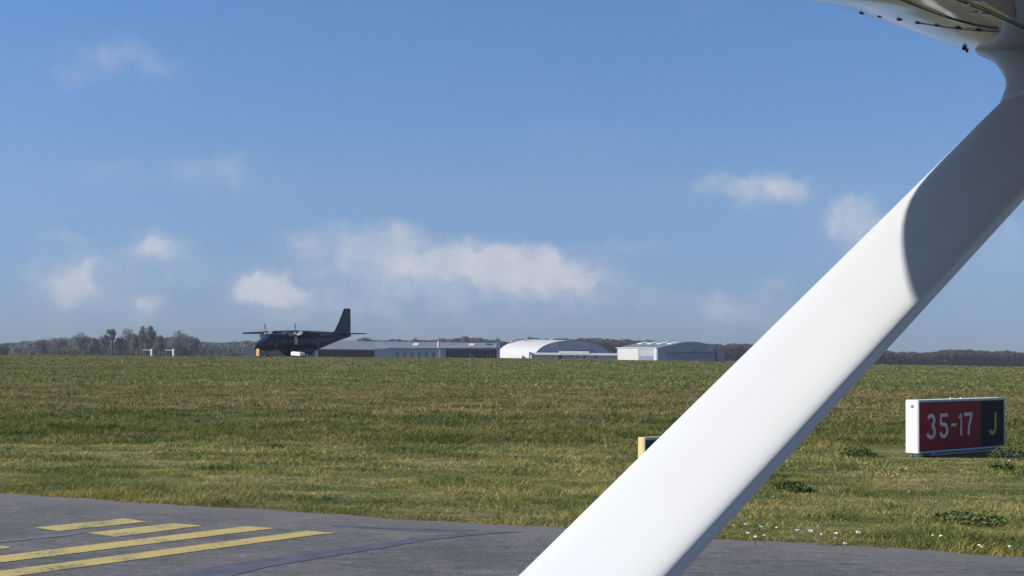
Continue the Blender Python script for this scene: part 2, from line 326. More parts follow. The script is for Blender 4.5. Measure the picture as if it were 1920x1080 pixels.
# ------------------------------------------------------------------ grass (uncountable: one object)
def vnoise(x, y, sc, seed):
    g = np.random.default_rng(seed).random((256, 256)); X = x / sc; Y = y / sc
    xi = np.floor(X).astype(int); yi = np.floor(Y).astype(int); fx = X - xi; fy = Y - yi
    fx = fx*fx*(3-2*fx); fy = fy*fy*(3-2*fy)
    a = g[xi % 256, yi % 256]; b = g[(xi+1) % 256, yi % 256]; c = g[xi % 256, (yi+1) % 256]; d = g[(xi+1) % 256, (yi+1) % 256]
    return (a*(1-fx)+b*fx)*(1-fy) + (c*(1-fx)+d*fx)*fy
def blades(y0, y1, dens, w0, h0, seed):
    g = np.random.default_rng(seed)
    xm = .40 * y1 + 2; nn = int(2 * xm * (y1 - y0) * dens)
    x = g.uniform(-xm, xm, nn); y = g.uniform(y0, y1, nn)
    keep = np.abs(x) < .40 * y + 2
    t = (x - E0.x) * ed.x + (y - E0.y) * ed.y; dn = (x - E0.x) * en.x + (y - E0.y) * en.y
    e = .05*np.sin(t*2.1) + .035*np.sin(t*5.7+1) + .02*np.sin(t*17.3) + .015*np.sin(t*41)
    keep &= dn > e - .02
    cl = vnoise(x, y, .35, 3) * .6 + vnoise(x, y, 1.3, 4) * .4
    keep &= g.random(nn) < .35 + 1.1 * cl
    x, y, dn, cl = x[keep], y[keep], dn[keep], cl[keep]; n = len(x)
    tall = np.clip((y + 1.5 * (vnoise(x, y, 3, 9) - .5) * 2 - 26) / 1.0, 0, 1)
    tuft = np.clip((vnoise(x, y, .8, 12) - .62) * 4, 0, 1)
    h = h0 * (.5 + g.random(n)) * (.30 + 2.0 * cl * cl) * (1 + 1.0 * tall + 1.0 * tuft)
    edge = np.clip(1 - dn / .5, 0, 1); h *= .80 * (1 + .35 * edge)
    sx, sy = x - 7.6, y - 25.0; near_sign = (np.abs(sx) < 1.7) & (np.abs(sy) < 1.8); h = np.where(near_sign, h * .38, h)
    w_ = w0 * (.6 + .8 * g.random(n))
    th = g.uniform(0, 2 * math.pi, n); ph = g.uniform(0, 2 * math.pi, n); lean = h * g.uniform(.4, 2.4, n)
    bx, by = np.cos(th) * w_ / 2, np.sin(th) * w_ / 2
    z = ground_z(x, y) - .004
    lx, ly = np.cos(ph) * lean, np.sin(ph) * lean
    v = np.empty((n, 5, 3))
    v[:, 0] = np.stack([x - bx, y - by, z], -1); v[:, 1] = np.stack([x + bx, y + by, z], -1)
    v[:, 2] = np.stack([x + .35*lx + bx*.8, y + .35*ly + by*.8, z + .6*h], -1); v[:, 3] = np.stack([x + .35*lx - bx*.8, y + .35*ly - by*.8, z + .6*h], -1)
    v[:, 4] = np.stack([x + lx, y + ly, z + h], -1)
    dead = (g.random(n) < .10) * .35
    pt = vnoise(x * .6, y * 1.5, .22 + y0 * .006, 21) * .6 + vnoise(x * .6, y * 1.4, .6 + y0 * .02, 22) * .4  # noise that paints shadow streaks and lighter ones into the blade tone
    tone = np.clip(g.normal(.42, .13, n) + (pt - .5) * 1.1 + dead + .15 * (1 - tall) * (g.random(n) < .2), 0, 1)
    return v, tone
parts = [blades(11.5, 20, 1000, .008, .042, 1), blades(20, 32, 380, .016, .050, 2), blades(32, 62, 150, .024, .042, 3), blades(62, 120, 38, .050, .042, 4), blades(120, 262, 8, .13, .034, 5)]
V = np.concatenate([p[0] for p in parts]).reshape(-1, 3); T = np.concatenate([p[1] for p in parts]); nb = len(T)
me = bpy.data.meshes.new('grass'); me.vertices.add(nb * 5); me.vertices.foreach_set('co', V.astype(np.float32).ravel())
base = (np.arange(nb) * 5)[:, None]
loops = np.concatenate([base + np.array([[0, 1, 2, 3]]), base + np.array([[3, 2, 4]])], 1).ravel()
me.loops.add(nb * 7); me.loops.foreach_set('vertex_index', loops.astype(np.int32))
me.polygons.add(nb * 2)
st = np.stack([np.arange(nb) * 7, np.arange(nb) * 7 + 4], 1).ravel()
me.polygons.foreach_set('loop_start', st.astype(np.int32))
me.update(calc_edges=True); me.validate()
a = me.attributes.new('tone', 'FLOAT', 'POINT'); a.data.foreach_set('value', np.repeat(T, 5).astype(np.float32))
me.materials.append(M_blade)
gr = bpy.data.objects.new('grass', me); C.objects.link(gr); tag(gr, 'rough green and straw coloured grass of the airfield', 'grass', kind='stuff')
print('blades', nb)

# ------------------------------------------------------------------ light aircraft: wing and strut overhead
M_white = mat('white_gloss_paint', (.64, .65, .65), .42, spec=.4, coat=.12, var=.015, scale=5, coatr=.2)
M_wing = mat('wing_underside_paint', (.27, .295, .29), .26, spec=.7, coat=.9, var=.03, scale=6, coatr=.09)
M_groove = mat('panel_groove', (.03, .03, .035), .7)
M_rivet = mat('dark_fastener', (.02, .02, .025), .5)
M_alu = mat('aluminium', (.5, .5, .5), .35, metal=.8)
sv = Vector((.675, .738, 0)).normalized(); nv = Vector((-sv.y, sv.x, 0))
A = Vector((.655, 1.90, 0))
ac = empty('light_aircraft', (A.x, A.y, 0), 'white high wing light aircraft whose strut and wing underside fill the right foreground', 'light aircraft')
def W(c, k, z): p = A + nv * c + sv * k; return Vector((p.x, p.y, z))
def le_c(k):
    ks = [-1.35, -.95, -.75, -.6, -.5, -.4, -.3, -.2, -.1, 0, .1, .3, 5]; cs = [.42, .418, .408, .386, .354, .308, .263, .237, .240, .252, .262, .268, .268]  # inboard edge, out of view, swept forward to shape the shadow on the strut
    return float(np.mean([np.interp(k + d, ks, cs) for d in (-.06, -.03, 0, .03, .06)]))
prof = [(0, .115), (-.006, .095), (-.018, .078), (-.035, .064), (-.06, .050), (-.09, .038), (-.13, .026), (-.19, .013), (-.27, .003), (-.36, 0), (-.6, .0), (-1.0, .012), (-1.5, .045),
        (-1.5, .055), (-1.0, .17), (-.6, .22), (-.3, .225), (-.12, .20), (-.05, .17), (-.015, .14)]
ZW = 2.105
rings = []
for k in list(np.arange(-1.35, -.2, .05)) + list(np.arange(-.2, 5.0, .2)):
    rings.append([W(le_c(k) + c, k, ZW + z + .026 * k) for c, z in prof])
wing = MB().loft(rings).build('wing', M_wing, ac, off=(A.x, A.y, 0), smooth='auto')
bz = sorted([(c, z) for c, z in prof[:13]])
def wing_z(c, k): return ZW + .026 * k + float(np.interp(c - le_c(k), [a for a, _ in bz], [b_ for _, b_ in bz]))
def wing_pt(px, py, d=0.0):                       # where a line of sight meets the underside
    d_ = ray(px, py).normalized(); t = 1.0
    while t < 6:
        p = CAM + d_ * t; r_ = p - A
        c, k = r_.dot(nv), r_.dot(sv)
        if p.z > wing_z(c, k) - .0015 and c < le_c(k): break
        t += .002
    return p
def strip(pts, wd, th=.003):
    b = MB()
    for i in range(len(pts) - 1):
        p, q = pts[i], pts[i + 1]; d = (q - p).normalized(); s_ = Vector((-d.y, d.x, 0)) * wd / 2; u = Vector((0, 0, th))
        b.loft([[p - s_ - u, p + s_ - u, p + s_ + u, p - s_ + u], [q - s_ - u, q + s_ - u, q + s_ + u, q - s_ + u]])
    return b
strip([wing_pt(1660, -12), wing_pt(1700, 4), wing_pt(1740, 20), wing_pt(1785, 36), wing_pt(1830, 48), wing_pt(1872, 54)], .0012, .0006).build('skin_joint', M_groove, wing, off=(A.x, A.y, 0))
strip([wing_pt(1790, -2), wing_pt(1850, 22), wing_pt(1925, 56)], .0012, .0006).build('skin_joint', M_groove, wing, off=(A.x, A.y, 0))
strip([wing_pt(1722, 43, -.001), wing_pt(1765, 50), wing_pt(1810, 56), wing_pt(1876, 60)], .0006, .0005).build('skin_joint', M_groove, wing, off=(A.x, A.y, 0))
for (px, py) in [(1617, 25), (1651, 31), (1687, 37), (1722, 43), (1758, 48), (1797, 53), (1835, 57)]:
    p = wing_pt(px, py); MB().ball((p.x, p.y, p.z), .0024, sc=(1.8, 1, .6)).build('fastener', M_rivet, wing, off=(A.x, A.y, 0))
for (px, py) in [(1827, 25), (1847, 27), (1812, 8), (1832, 3)]:
    p = wing_pt(px, py); MB().ball((p.x, p.y, p.z), .0035, sc=(1.5, 1, .6)).build('pale_fastener', M_white, wing, off=(A.x, A.y, 0))
for (px, py) in [(1808, 90.5), (1813, 96)]:
    p = wing_pt(px, py); MB().ball((p.x, p.y, p.z), .0034 if py < 93 else .0022, sc=(1, 1, 1)).build('drain_hole', M_rivet, wing, off=(A.x, A.y, 0))
# access panel (brown, partly metallic)
pl = [wing_pt(1838, -6), wing_pt(1905, 34), wing_pt(1899, -6)]
MB().prism([p - Vector((0, 0, .003)) for p in pl], (0, 0, .005)).build('access_panel', mat('brown_panel', (.22, .17, .15), .3, metal=.4), wing, off=(A.x, A.y, 0))
# strut
def strut_ray(px_l, px_r, py, Y):
    a = at(px_l, py, Y); return a, at(px_r, py, Y)
CH = .150; TK = .026
bot_c = at(1116, 1080, 1.30); top_c = at(2038, 128, 1.90)
ax = (top_c - bot_c).normalized()
tn = ax.cross(nv).normalized()
if tn.z < 0: tn = -tn
cn = tn.cross(ax).normalized()
if cn.dot(nv) < 0: cn = -cn
def section(c, ch, tk, front=0.0, n=64):
    r = []
    for i in range(n):
        t = 2 * math.pi * i / n; cx, cy = math.cos(t), math.sin(t); e = 2.3 if cx > 0 else 3.6
        X = math.copysign(abs(cx) ** (2 / e), cx) * ch / 2; Y_ = math.copysign(abs(cy) ** (2 / e), cy) * tk / 2
        if X > 0: X *= 1 + front
        r.append(c + cn * X + tn * Y_)
    return r
L = (top_c - bot_c).length
rings = [section(bot_c + ax * t, CH, TK) for t in (-.55, -.2, 0, .2, .4, .6, .8, L - .080)]
MB().loft(rings).build('strut', M_white, ac, off=(A.x, A.y, 0), smooth='auto')
cf = []
for t, ch, tk, fr in [(-.096, 1.003, 1.05, 0), (-.092, 1.025, 1.25, 0), (-.072, 1.025, 1.25, .08), (-.054, 1.025, 1.25, .15), (-.036, 1.03, 1.25, .24), (-.018, 1.03, 1.25, .36), (0, 1.03, 1.28, .50), (.016, 1.03, 1.3, .65), (.036, 1.03, 1.35, .83), (.054, 1.03, 1.4, 1.02), (.072, 1.03, 1.45, 1.25), (.084, 1.03, 1.5, 1.45), (.095, 1.03, 1.5, 1.62), (.12, 1.05, 1.5, 1.8), (.16, 1.05, 1.5, 1.8)]:
    cf.append(section(bot_c + ax * (L + t), CH * ch, TK * tk, fr))
MB().loft(cf).build('strut_fairing', M_white, ac, off=(A.x, A.y, 0), smooth='auto')

# ------------------------------------------------------------------ signs
def stroke(b, pts, wd, to3, n_cap=8):
    """flat ribbon with round ends through 2-D points; to3 maps (u, v, depth) to 3-D"""
    P = [Vector((p[0], p[1])) for p in pts]; Ls, Rs = [], []
    for i, p in enumerate(P):
        if i == 0: d = P[1] - P[0]
        elif i == len(P) - 1: d = P[-1] - P[-2]
        else:
            d = (P[i] - P[i-1]).normalized() + (P[i+1] - P[i]).normalized()
        d.normalize(); nn = Vector((-d.y, d.x)) * wd / 2; Ls.append(p + nn); Rs.append(p - nn)
    poly2 = Ls + list(reversed(Rs)); m = len(Ls)
    for i in range(m - 1):
        q = [Ls[i], Ls[i+1], Rs[i+1], Rs[i]]
        b.loft([[to3(v.x, v.y, 0) for v in q], [to3(v.x, v.y, .004) for v in q]])
def arc(cx, cy, rx, ry, a0, a1, n=14):
    return [(cx + rx * math.cos(R(a0 + (a1 - a0) * i / n)), cy + ry * math.sin(R(a0 + (a1 - a0) * i / n))) for i in range(n + 1)]
GL = {'3': [arc(.47, .74, .36, .20, 160, -60) + arc(.45, .27, .43, .235, 65, -165)],
      '5': [[(.92, .94), (.16, .94), (.13, .52)], arc(.46, .30, .42, .26, 128, -160)],
      '-': [[(0, .5), (1, .5)]],
      '1': [[(.05, .80), (.72, .93), (.72, .03)]],
      '7': [[(.0, .93), (.94, .93)], [(.93, .965), (.62, .50), (.50, .03)]],
      'J': [[(.86, .98), (.86, .26)] + arc(.48, .26, .38, .22, 0, -155)]}
M_signw = mat('sign_cabinet_white', (.78, .78, .77), .45, var=.04, scale=4)
M_signf = mat('sign_frame_grey', (.42, .43, .46), .4, metal=.3)
M_red = mat('sign_red_face', (.27, .022, .026), .6, spec=.2, var=.06, scale=3)
M_blk = mat('sign_black_face', (.012, .015, .018), .6, spec=.2, var=.1, scale=3)
M_let = mat('sign_white_lettering', (.66, .55, .52), .6, spec=.2, var=.08, scale=14)
M_lety = mat('sign_yellow_lettering', (.42, .38, .05), .6, spec=.2)
M_inner = mat('sign_inner_gasket', (.012, .012, .02), .5)
def sign(name, label, P0, P1, z0, z1, thick, mats, panels, glyphs, latch=True, group=None):
    """P0 near end, P1 far end of the lettered face"""
    P0 = Vector((P0[0], P0[1], 0)); P1 = Vector((P1[0], P1[1], 0)); e = (P1 - P0); Ln = e.length; e.normalize()
    nn = Vector((e.y, -e.x, 0))                      # out of the face
    root = empty(name, P0, label, 'sign', group, rz=math.atan2(e.y, e.x))
    # local frame: x along the face, -y out of the face, z up
    H = z1 - z0; cab, frm = mats
    MB().box((0, .012, z0), (Ln, thick, z1)).build('cabinet', cab, root, bevel=.006)
    fb = MB(); fw = .035
    fb.box((0, -.012, z1 - fw), (Ln, .010, z1)); fb.box((0, -.012, z0), (Ln, .010, z0 + fw * .8))
    fb.box((0.0, -.012, z0 + fw * .8), (.012, .010, z1 - fw)); fb.box((Ln - fw, -.012, z0 + fw * .8), (Ln, .010, z1 - fw))
    fb.build('frame', frm, root)
    MB().box((.012, .002, z0 + fw * .8), (Ln - fw, .009, z1 - fw)).build('gasket', M_inner, root)
    g = .018; ps = []
    for (a, b, m, nm) in panels:
        x0, x1 = a * Ln + (g + .012 if a == 0 else 0), b * Ln - (g + fw if b == 1 else 0)
        ps.append(MB().box((x0, -.004, z0 + fw * .8 + g), (x1, .001, z1 - fw - g)).build(nm, m, root))
    for (ch, a, b, v0, v1, m, nm, wd, pi) in glyphs:
        bb = MB(); x0, x1 = a * Ln, b * Ln; y0, y1 = z0 + v0 * H, z0 + v1 * H
        def to3(u, v, d): return (u, -.0045 - d, v)
        for st_ in GL[ch]:
            stroke(bb, [(x0 + wd/2 + (x1 - x0 - wd) * u, y0 + wd/2 + (y1 - y0 - wd) * v) for u, v in st_], wd, to3)
        bb.build(nm, m, ps[pi])
    if latch:
        MB().box((-.006, .09, z1 - .125), (.004, .135, z1 - .08)).build('latch', mat('latch_grey', (.2, .2, .2), .5), root)
    return root, Ln
f0 = on(1712, 856); f1 = at(1883, 850, f0.y * 1.078)
def tt(f): d0, d1 = 1.0, 1.078; return f * d0 / ((1 - f) * d1 + f * d0)
P0 = on(1722, 858); d = P0.y; P1 = at(1883, 700, d * 1.078)
zb = CAM.z + (at(1722, 850.5, d).z - CAM.z); zt = at(1722, 750.5, d).z
gl = [('3', .085, .21, 'numeral'), ('5', .232, .355, 'numeral'), ('-', .370, .445, 'hyphen'), ('1', .455, .515, 'numeral'), ('7', .515, .637, 'numeral')]
G = [(c, tt(a), tt(b), .235 + .02 * a, .765, M_let, nm, .062 if c != '-' else .046, 0) for c, a, b, nm in gl]
G += [('J', tt(.80), tt(.915), .25, .765, M_lety, 'letter', .060, 1)]
sg, Ln = sign('runway_sign', 'large sign lettered 35-17 on red and a yellow J on black, with a white end', (P0.x, P0.y), (P1.x, P1.y), zb, zt, .235,
     (M_signw, M_signf), [(0, tt(.728), M_red, 'red_panel'), (tt(.728), 1, M_blk, 'black_panel')], G)
for xx in (.12, Ln * .5, Ln * .93):
    for yy in (.05, .19):
        lb = MB(); lb.tube((xx, yy, -.01), (xx, yy, zb - .002), .018); lb.tube((xx, yy, -.01), (xx, yy, .012), .045); lb.build('leg', M_alu, sg)
MB().box((.3, -.05, .015), (Ln * .97, .20, .05)).build('base_rail', mat('base_rail_grey', (.30, .26, .24), .7), sg)
MB().ball((.10, .10, zb - .035), .034).build('cable_gland', M_signw, sg)
MB().tube((.55, -.03, .0), (.42, .0, zb - .003), .011).build('brace', M_signw, sg)
for xx in (Ln * .42, Ln * .54): MB().tube((xx, .1, zt), (xx, .1, zt + .018), .02).build('top_bolt', M_signw, sg)
# second sign, mostly behind the strut
p0 = at(1208, 830, 19.0); p1 = at(1390, 830, 20.2)
zt2 = at(1208, 820.5, 19.0).z
s2, L2 = sign('taxiway_sign', 'small dark faced sign with a yellow end, half hidden behind the strut', (p0.x, p0.y), (p1.x, p1.y), .10, zt2, .115,
     (mat('pale_yellow_cabinet', (.72, .55, .20), .5), M_signf), [(0, 1, mat('navy_face', (.022, .022, .05), .4), 'face_panel')], [], latch=False)
for xx in (.12, L2 - .12):
    MB().tube((xx, .07, -.01), (xx, .07, .099), .02).build('leg', M_alu, s2)

# ------------------------------------------------------------------ flowers and weeds at the taxiway edge
M_petal = mat('white_petals', (.85, .85, .82), .6); M_ycent = mat('yellow_flower_centre', (.75, .5, .05), .6); M_stem = mat('green_stem', (.10, .16, .04), .7)
def flower(name, label, cat, group, petal):
    o = empty(name, (0, 0, 0), label, cat, group)
    MB().tube((0, 0, -.01), (0, 0, .085), .0025, n=5).build('stem', M_stem, o)
    b = MB()
    for i in range(12):
        a0 = 2 * math.pi * i / 12; dx, dy = math.cos(a0), math.sin(a0)
        b.loft([[(dx*.005 - dy*.003, dy*.005 + dx*.003, .086), (dx*.005 + dy*.003, dy*.005 - dx*.003, .086), (dx*.005 + dy*.003, dy*.005 - dx*.003, .089), (dx*.005 - dy*.003, dy*.005 + dx*.003, .089)],
                [(dx*.018 - dy*.005, dy*.018 + dx*.005, .096), (dx*.018 + dy*.005, dy*.018 - dx*.005, .096), (dx*.018 + dy*.005, dy*.018 - dx*.005, .099), (dx*.018 - dy*.005, dy*.018 + dx*.005, .099)]])
    b.build('petals', petal, o); MB().ball((0, 0, .092), .006, 8, 4, (1, 1, .6)).build('centre', M_ycent, o)
    return o
DZ = [(1377,986,1),(1394,983.5,1.1),(1403,1000,1),(1417,1005,1),(1423,987.5,1),(1435,1004,.9),(1459,989,.8),(1493,995.5,1.4),(1511,994.5,1.5),(1534,986.5,.8),(1540,1002.5,1.1),(1565,999,1.1),
      (1560,1008,.8),(1598,997.5,1.6),(1575,1018,1.2),(1770,1005,1.1),(1752,1003,.7),(1819,1026,.8),(1836,1022.5,.9),(1847,1026,1.1),(1870,1019,.7),(1891,1025.5,1.2),(1706,922,.8),(1759,940,.8),(1895,863.5,1.1),(1448,918,.7),(1449,931,.7)]
proto = flower('daisy', 'tiny white daisy flowering in the grass by the right taxiway edge', 'daisy', 'daisies in the grass', M_petal)
for i, (px, py, s_) in enumerate(DZ):
    if i == 0: o = proto
    else:
        o = proto.copy(); C.objects.link(o)
        for ch in proto.children:
            c_ = ch.copy(); C.objects.link(c_); c_.parent = o
    p = on(px, py, .09 * s_); o.location = (p.x, p.y, 0); o.scale = (s_ * .78, s_ * .78, s_ * 1.0)
    o.rotation_euler = (R(random.uniform(5, 25)), R(random.uniform(-20, 5)), random.uniform(0, 6))
    if py < 935:
        o['label'] = {1706: 'lone white daisy in the grass between the sign and the brown patch', 1759: 'lone white daisy beside the dark leafy weed clump', 1895: 'lone white daisy below the right end of the lettered sign',
                      1448: 'far white daisy beside the strut in green grass', 1449: 'near white daisy beside the strut in green grass'}[px]
dn = flower('dandelion', 'single yellow dandelion in the grass at the far left', 'dandelion', None, M_ycent)
p = on(83, 885, .11); dn.location = (p.x, p.y, 0); dn.scale = (1.5, 1.5, 1.3)
M_weed = mat('weed_leaves', (.115, .145, .045), .85, spec=.1, var=.35, scale=25)
def weed(px, py, rx, ry, h, n, label, name='weed_clump', m=None):
    p = on(px, py); b = MB()
    for i in range(n):
        a0 = random.uniform(0, 6.28); r_ = math.sqrt(random.random()); x, y = math.cos(a0) * r_ * rx, math.sin(a0) * r_ * ry
        hh = h * (1 - r_ * r_ * .75) * random.uniform(.3, 1.1); a1 = random.uniform(0, 6.28); l = random.uniform(.02, .045); ww = l * .45
        dx, dy = math.cos(a1) * l, math.sin(a1) * l; ux, uy = -math.sin(a1) * ww, math.cos(a1) * ww
        z = hh; dz = random.uniform(-.015, .035)
        b.add([(x, y, z), (x + dx*.5 + ux, y + dy*.5 + uy, z + dz*.6 + .004), (x + dx, y + dy, z + dz), (x + dx*.5 - ux, y + dy*.5 - uy, z + dz*.6 - .004)], [(0, 1, 2, 3)])
    o = b.build(name, m or M_weed); o.location = (p.x, p.y, 0)
    return tag(o, label, 'weed', 'leafy weeds in the grass')
weed(1820, 978, .36, .44, .08, 900, 'broad dark leafy weed clump nearest the taxiway on the right')
weed(1610, 856, .30, .32, .15, 900, 'small dark weed clump left of the lettered sign')
weed(1906, 862, .45, .4, .30, 900, 'bushy dark weed growing against the right end of the lettered sign')
weed(1485, 921, .25, .3, .10, 900, 'low green weed clump beside the brown patch near the strut')
weed(1880, 880, .2, .2, .08, 500, 'tiny weed tuft in front of the lettered sign, lower right')
weed(515, 842, .15, .15, .08, 260, 'small dark tuft at the mown line in the left field')

# ------------------------------------------------------------------ transport aircraft
M_mil = mat('dark_grey_blue_paint', (.016, .025, .050), .34, spec=.5, var=.15, scale=1.2)
M_mil3 = mat('dark_wing_paint', (.012, .016, .030), .8, spec=.1)
M_mil2 = mat('dark_grey_panel', (.05, .058, .08), .5)
M_glass = mat('cockpit_glass', (.03, .04, .05), .08, spec=.8)
M_tyre = mat('tyre_rubber', (.02, .02, .02), .8)
M_spin = mat('pale_spinner', (.55, .56, .58), .3)
M_rad = mat('black_nose_cone', (.012, .012, .014), .5)
YP = 250.0; pc = at(553, 668, YP); th = R(48)
tp = empty('transport_plane', (pc.x, YP, gz(pc.x, YP) - .25), 'dark grey twin propeller military transport plane standing beyond the field', 'plane', rz=math.pi + th)
def ring(x, zc, hw, hh, e=2.2, n=28, flat=0):
    r = []
    for i in range(n):
        t = 2 * math.pi * i / n; cx, cy = math.cos(t), math.sin(t)
        r.append((x, math.copysign(abs(cx) ** (2 / e), cx) * hw, zc + math.copysign(abs(cy) ** (2 / e), cy) * hh))
    return r
st = [(8.15, 1.98, .52, .50), (7.7, 2.1, .78, .74), (7.2, 2.22, 1.0, .95), (6.9, 2.36, 1.1, 1.1), (6.3, 2.58, 1.25, 1.38), (5.6, 2.68, 1.36, 1.47), (4.6, 2.7, 1.42, 1.48), (-3.4, 2.7, 1.42, 1.48),
      (-4.6, 2.82, 1.38, 1.37), (-6.2, 3.1, 1.25, 1.12), (-8.0, 3.42, 1.02, .84), (-9.8, 3.72, .72, .58), (-11.4, 3.95, .42, .38), (-12.4, 4.05, .2, .2)]
MB().loft([ring(*s_) for s_ in st]).build('fuselage', M_mil, tp, smooth='auto')
MB().loft([ring(8.15, 1.98, .52, .50), ring(8.4, 1.9, .40, .37), ring(8.62, 1.84, .24, .22), ring(8.74, 1.8, .06, .06)]).build('nose_cone', M_rad, tp, smooth=True)
b = MB()
for sy in (-1, 1):
    b.add([(7.02, sy*.1, 3.2), (7.02, sy*.72, 3.1), (6.50, sy*.86, 3.66), (6.40, sy*.1, 3.88)], [(0, 1, 2, 3)])
    b.add([(6.95, sy*.80, 3.06), (6.10, sy*1.19, 3.02), (6.05, sy*1.05, 3.56), (6.44, sy*.92, 3.62)], [(0, 1, 2, 3)])
b.build('windshield', M_glass, tp)
for sy in (-1, 1):
    for k, xw in enumerate((3.6, 2.2, -1.2, -2.6)):
        MB().tube((xw, sy*1.38, 3.0), (xw, sy*1.44, 3.0), .2, n=12).build('cabin_window', M_glass, tp)
MB().box((-4.3, 1.36, 1.9), (-3.4, 1.43, 3.5)).build('rear_door', M_mil2, tp)
MB().box((4.9, 1.38, 1.7), (5.5, 1.445, 3.2)).build('crew_door', M_mil2, tp)
def foil(c, x_le, chord, tk, span_pt, vertical=False):
    pts = [(0, 0), (.03, .30), (.12, .46), (.3, .5), (.6, .34), (1, .02), (1, -.02), (.6, -.20), (.3, -.34), (.12, -.34), (.03, -.22)]
    out = []
    for u, v in pts:
        if vertical: out.append((x_le - u * chord, v * tk, span_pt))
        else: out.append((x_le - u * chord, span_pt, c + v * tk))
    return out
wr = [foil(4.42 - .015*abs(y) , x, ch, tk, y) for y, x, ch, tk in [(-12.9, 1.25, 1.2, .24), (-12.4, 1.45, 1.5, .34), (-5, 1.9, 2.9, .6), (0, 1.9, 3.0, .66), (5, 1.9, 2.9, .6), (12.4, 1.45, 1.5, .34), (12.9, 1.25, 1.2, .24)]]
MB().loft(wr).build('wing', M_mil3, tp, smooth='auto')
b = MB().loft([ring(2.6, 4.12, .5, .2, 2), ring(1.8, 4.15, 1.1, .34, 2), ring(-1.2, 4.15, 1.1, .34, 2), ring(-2.6, 4.08, .4, .12, 2)]); b.build('wing_fairing', M_mil2, tp, smooth='auto')
for sy in (-1, 1):
    y = 3.9 * sy
    nr = [[(px_, py_ + y, pz_) for px_, py_, pz_ in ring(x, z, hw, hh, 2.3)] for x, z, hw, hh in [(3.0, 4.12, .3, .3), (2.8, 4.1, .45, .48), (1.6, 4.05, .55, .62), (0, 4.1, .5, .55), (-1.6, 4.2, .3, .3), (-2.2, 4.25, .12, .12)]]
    e = MB().loft(nr).build('engine_nacelle', M_mil, tp, smooth='auto')
    MB().loft([[(px_, py_ + y, pz_) for px_, py_, pz_ in ring(x, 4.12, r_, r_, 2)] for x, r_ in ((3.0, .28), (3.2, .25), (3.4, .15), (3.5, .03))]).build('spinner', M_spin, e, smooth=True)
    for k in range(4):
        a0 = math.pi / 2 * k - (.10 if sy > 0 else .22); ca, sa = math.cos(a0), math.sin(a0)
        rr = []
        for r_, wd, tw in ((.2, .16, .9), (.6, .34, .5), (1.1, .34, .35), (1.6, .24, .2), (1.8, .10, .2)):
            c_ = Vector((3.15, y + sa * r_, 4.12 + ca * r_)); tang = Vector((0, ca, -sa)); cd = tang * math.cos(tw) + Vector((1, 0, 0)) * math.sin(tw); nn = tang * -math.sin(tw) + Vector((1, 0, 0)) * math.cos(tw)
            rr.append([c_ - cd * wd, c_ + nn * .02, c_ + cd * wd, c_ - nn * .02])
        MB().loft(rr).build('propeller_blade', M_mil2, e)
    gw = MB().loft([[(px_, py_ + 1.35 * sy, pz_) for px_, py_, pz_ in ring(x, z, hw, hh, 2.4)] for x, z, hw, hh in [(2.4, 1.5, .1, .15), (1.6, 1.2, .4, .50), (-.2, 1.12, .5, .62), (-2.2, 1.2, .45, .55), (-3.4, 1.5, .1, .12)]])
    gw.build('gear_fairing', M_mil, tp, smooth='auto')
    for xw in (.5, -1.2):
        MB().tube((xw, 1.2*sy, .50), (xw, 1.6*sy, .50), .50, n=20).build('main_wheel', M_tyre, tp, smooth='auto')
    for s2_ in (1,):
        tr = [foil(4.32, x, ch, tk, yy) for yy, x, ch, tk in [(0.05 * sy, -9.9, 2.2, .34), (5.1 * sy, -10.7, 1.15, .22), (5.3 * sy, -10.9, .9, .16)]]
        MB().loft(tr).build('tailplane', M_mil3, tp, smooth='auto')
fr = [foil(0, x, ch, tk, z, True) for z, x, ch, tk in [(3.9, -6.2, 6.2, .2), (4.25, -7.4, 5.0, .3), (4.75, -8.7, 3.75, .34), (6.4, -9.7, 2.75, .28), (8.55, -10.75, 1.6, .2), (8.75, -10.95, 1.35, .16)]]
MB().loft(fr).build('fin', M_mil, tp, smooth='auto')
MB().box((-12.28, -.115, 7.0), (-10.9, .115, 7.08)).build('fin_stripe', M_mil2, tp)
nb_ = MB(); nb_.tube((6.0, 0, .5), (6.1, 0, 1.5), .08)
nb_.build('nose_gear_leg', M_mil2, tp)
MB().tube((6.0, -.18, .34), (6.0, .18, .34), .34, n=18).build('nose_wheel', M_tyre, tp, smooth='auto')

# ------------------------------------------------------------------ small things near the plane
M_or = mat('orange_fabric', (.75, .42, .14), .7, var=.1)
def base(px, Y): p = at(px, 668, Y); return Vector((p.x, Y, gz(p.x, Y)))
o = base(484, 243); mk = empty('marker_board', o, 'pale orange marker board standing under the nose of the plane', 'marker', rz=-.5)
MB().prism([(-.36, -.12, .12), (.30, -.12, .12), (.22, -.05, 1.30), (-.40, -.05, 1.30)], (0, .12, 0)).build('board', M_or, mk, bevel=.02)
MB().box((-.40, -.25, 0), (-.30, .35, .12)).build('foot', M_mil2, mk); MB().box((.22, -.25, 0), (.30, .35, .12)).build('foot', M_mil2, mk)
M_wh = mat('white_vehicle_paint', (.82, .82, .80), .35)
o = base(559, 230); cart = empty('ground_power_cart', o, 'low white service cart parked below the belly of the plane', 'service cart', rz=-.65)
MB().prism([(-1.02, -.6, .22), (1.0, -.6, .16), (1.05, -.6, .45), (.85, -.6, .66), (-.2, -.6, .82), (-.95, -.6, .80), (-1.05, -.6, .55)], (0, 1.2, 0)).build('body', M_wh, cart, bevel=.06)
for x_ in (-.7, .7):
    for y_ in (-.55, .45): MB().tube((x_, y_, .18), (x_, y_ + .1, .18), .18, n=14).build('wheel', M_tyre, cart)
MB().tube((1.0, 0, .3), (1.6, 0, .25), .03).build('tow_bar', M_mil2, cart)
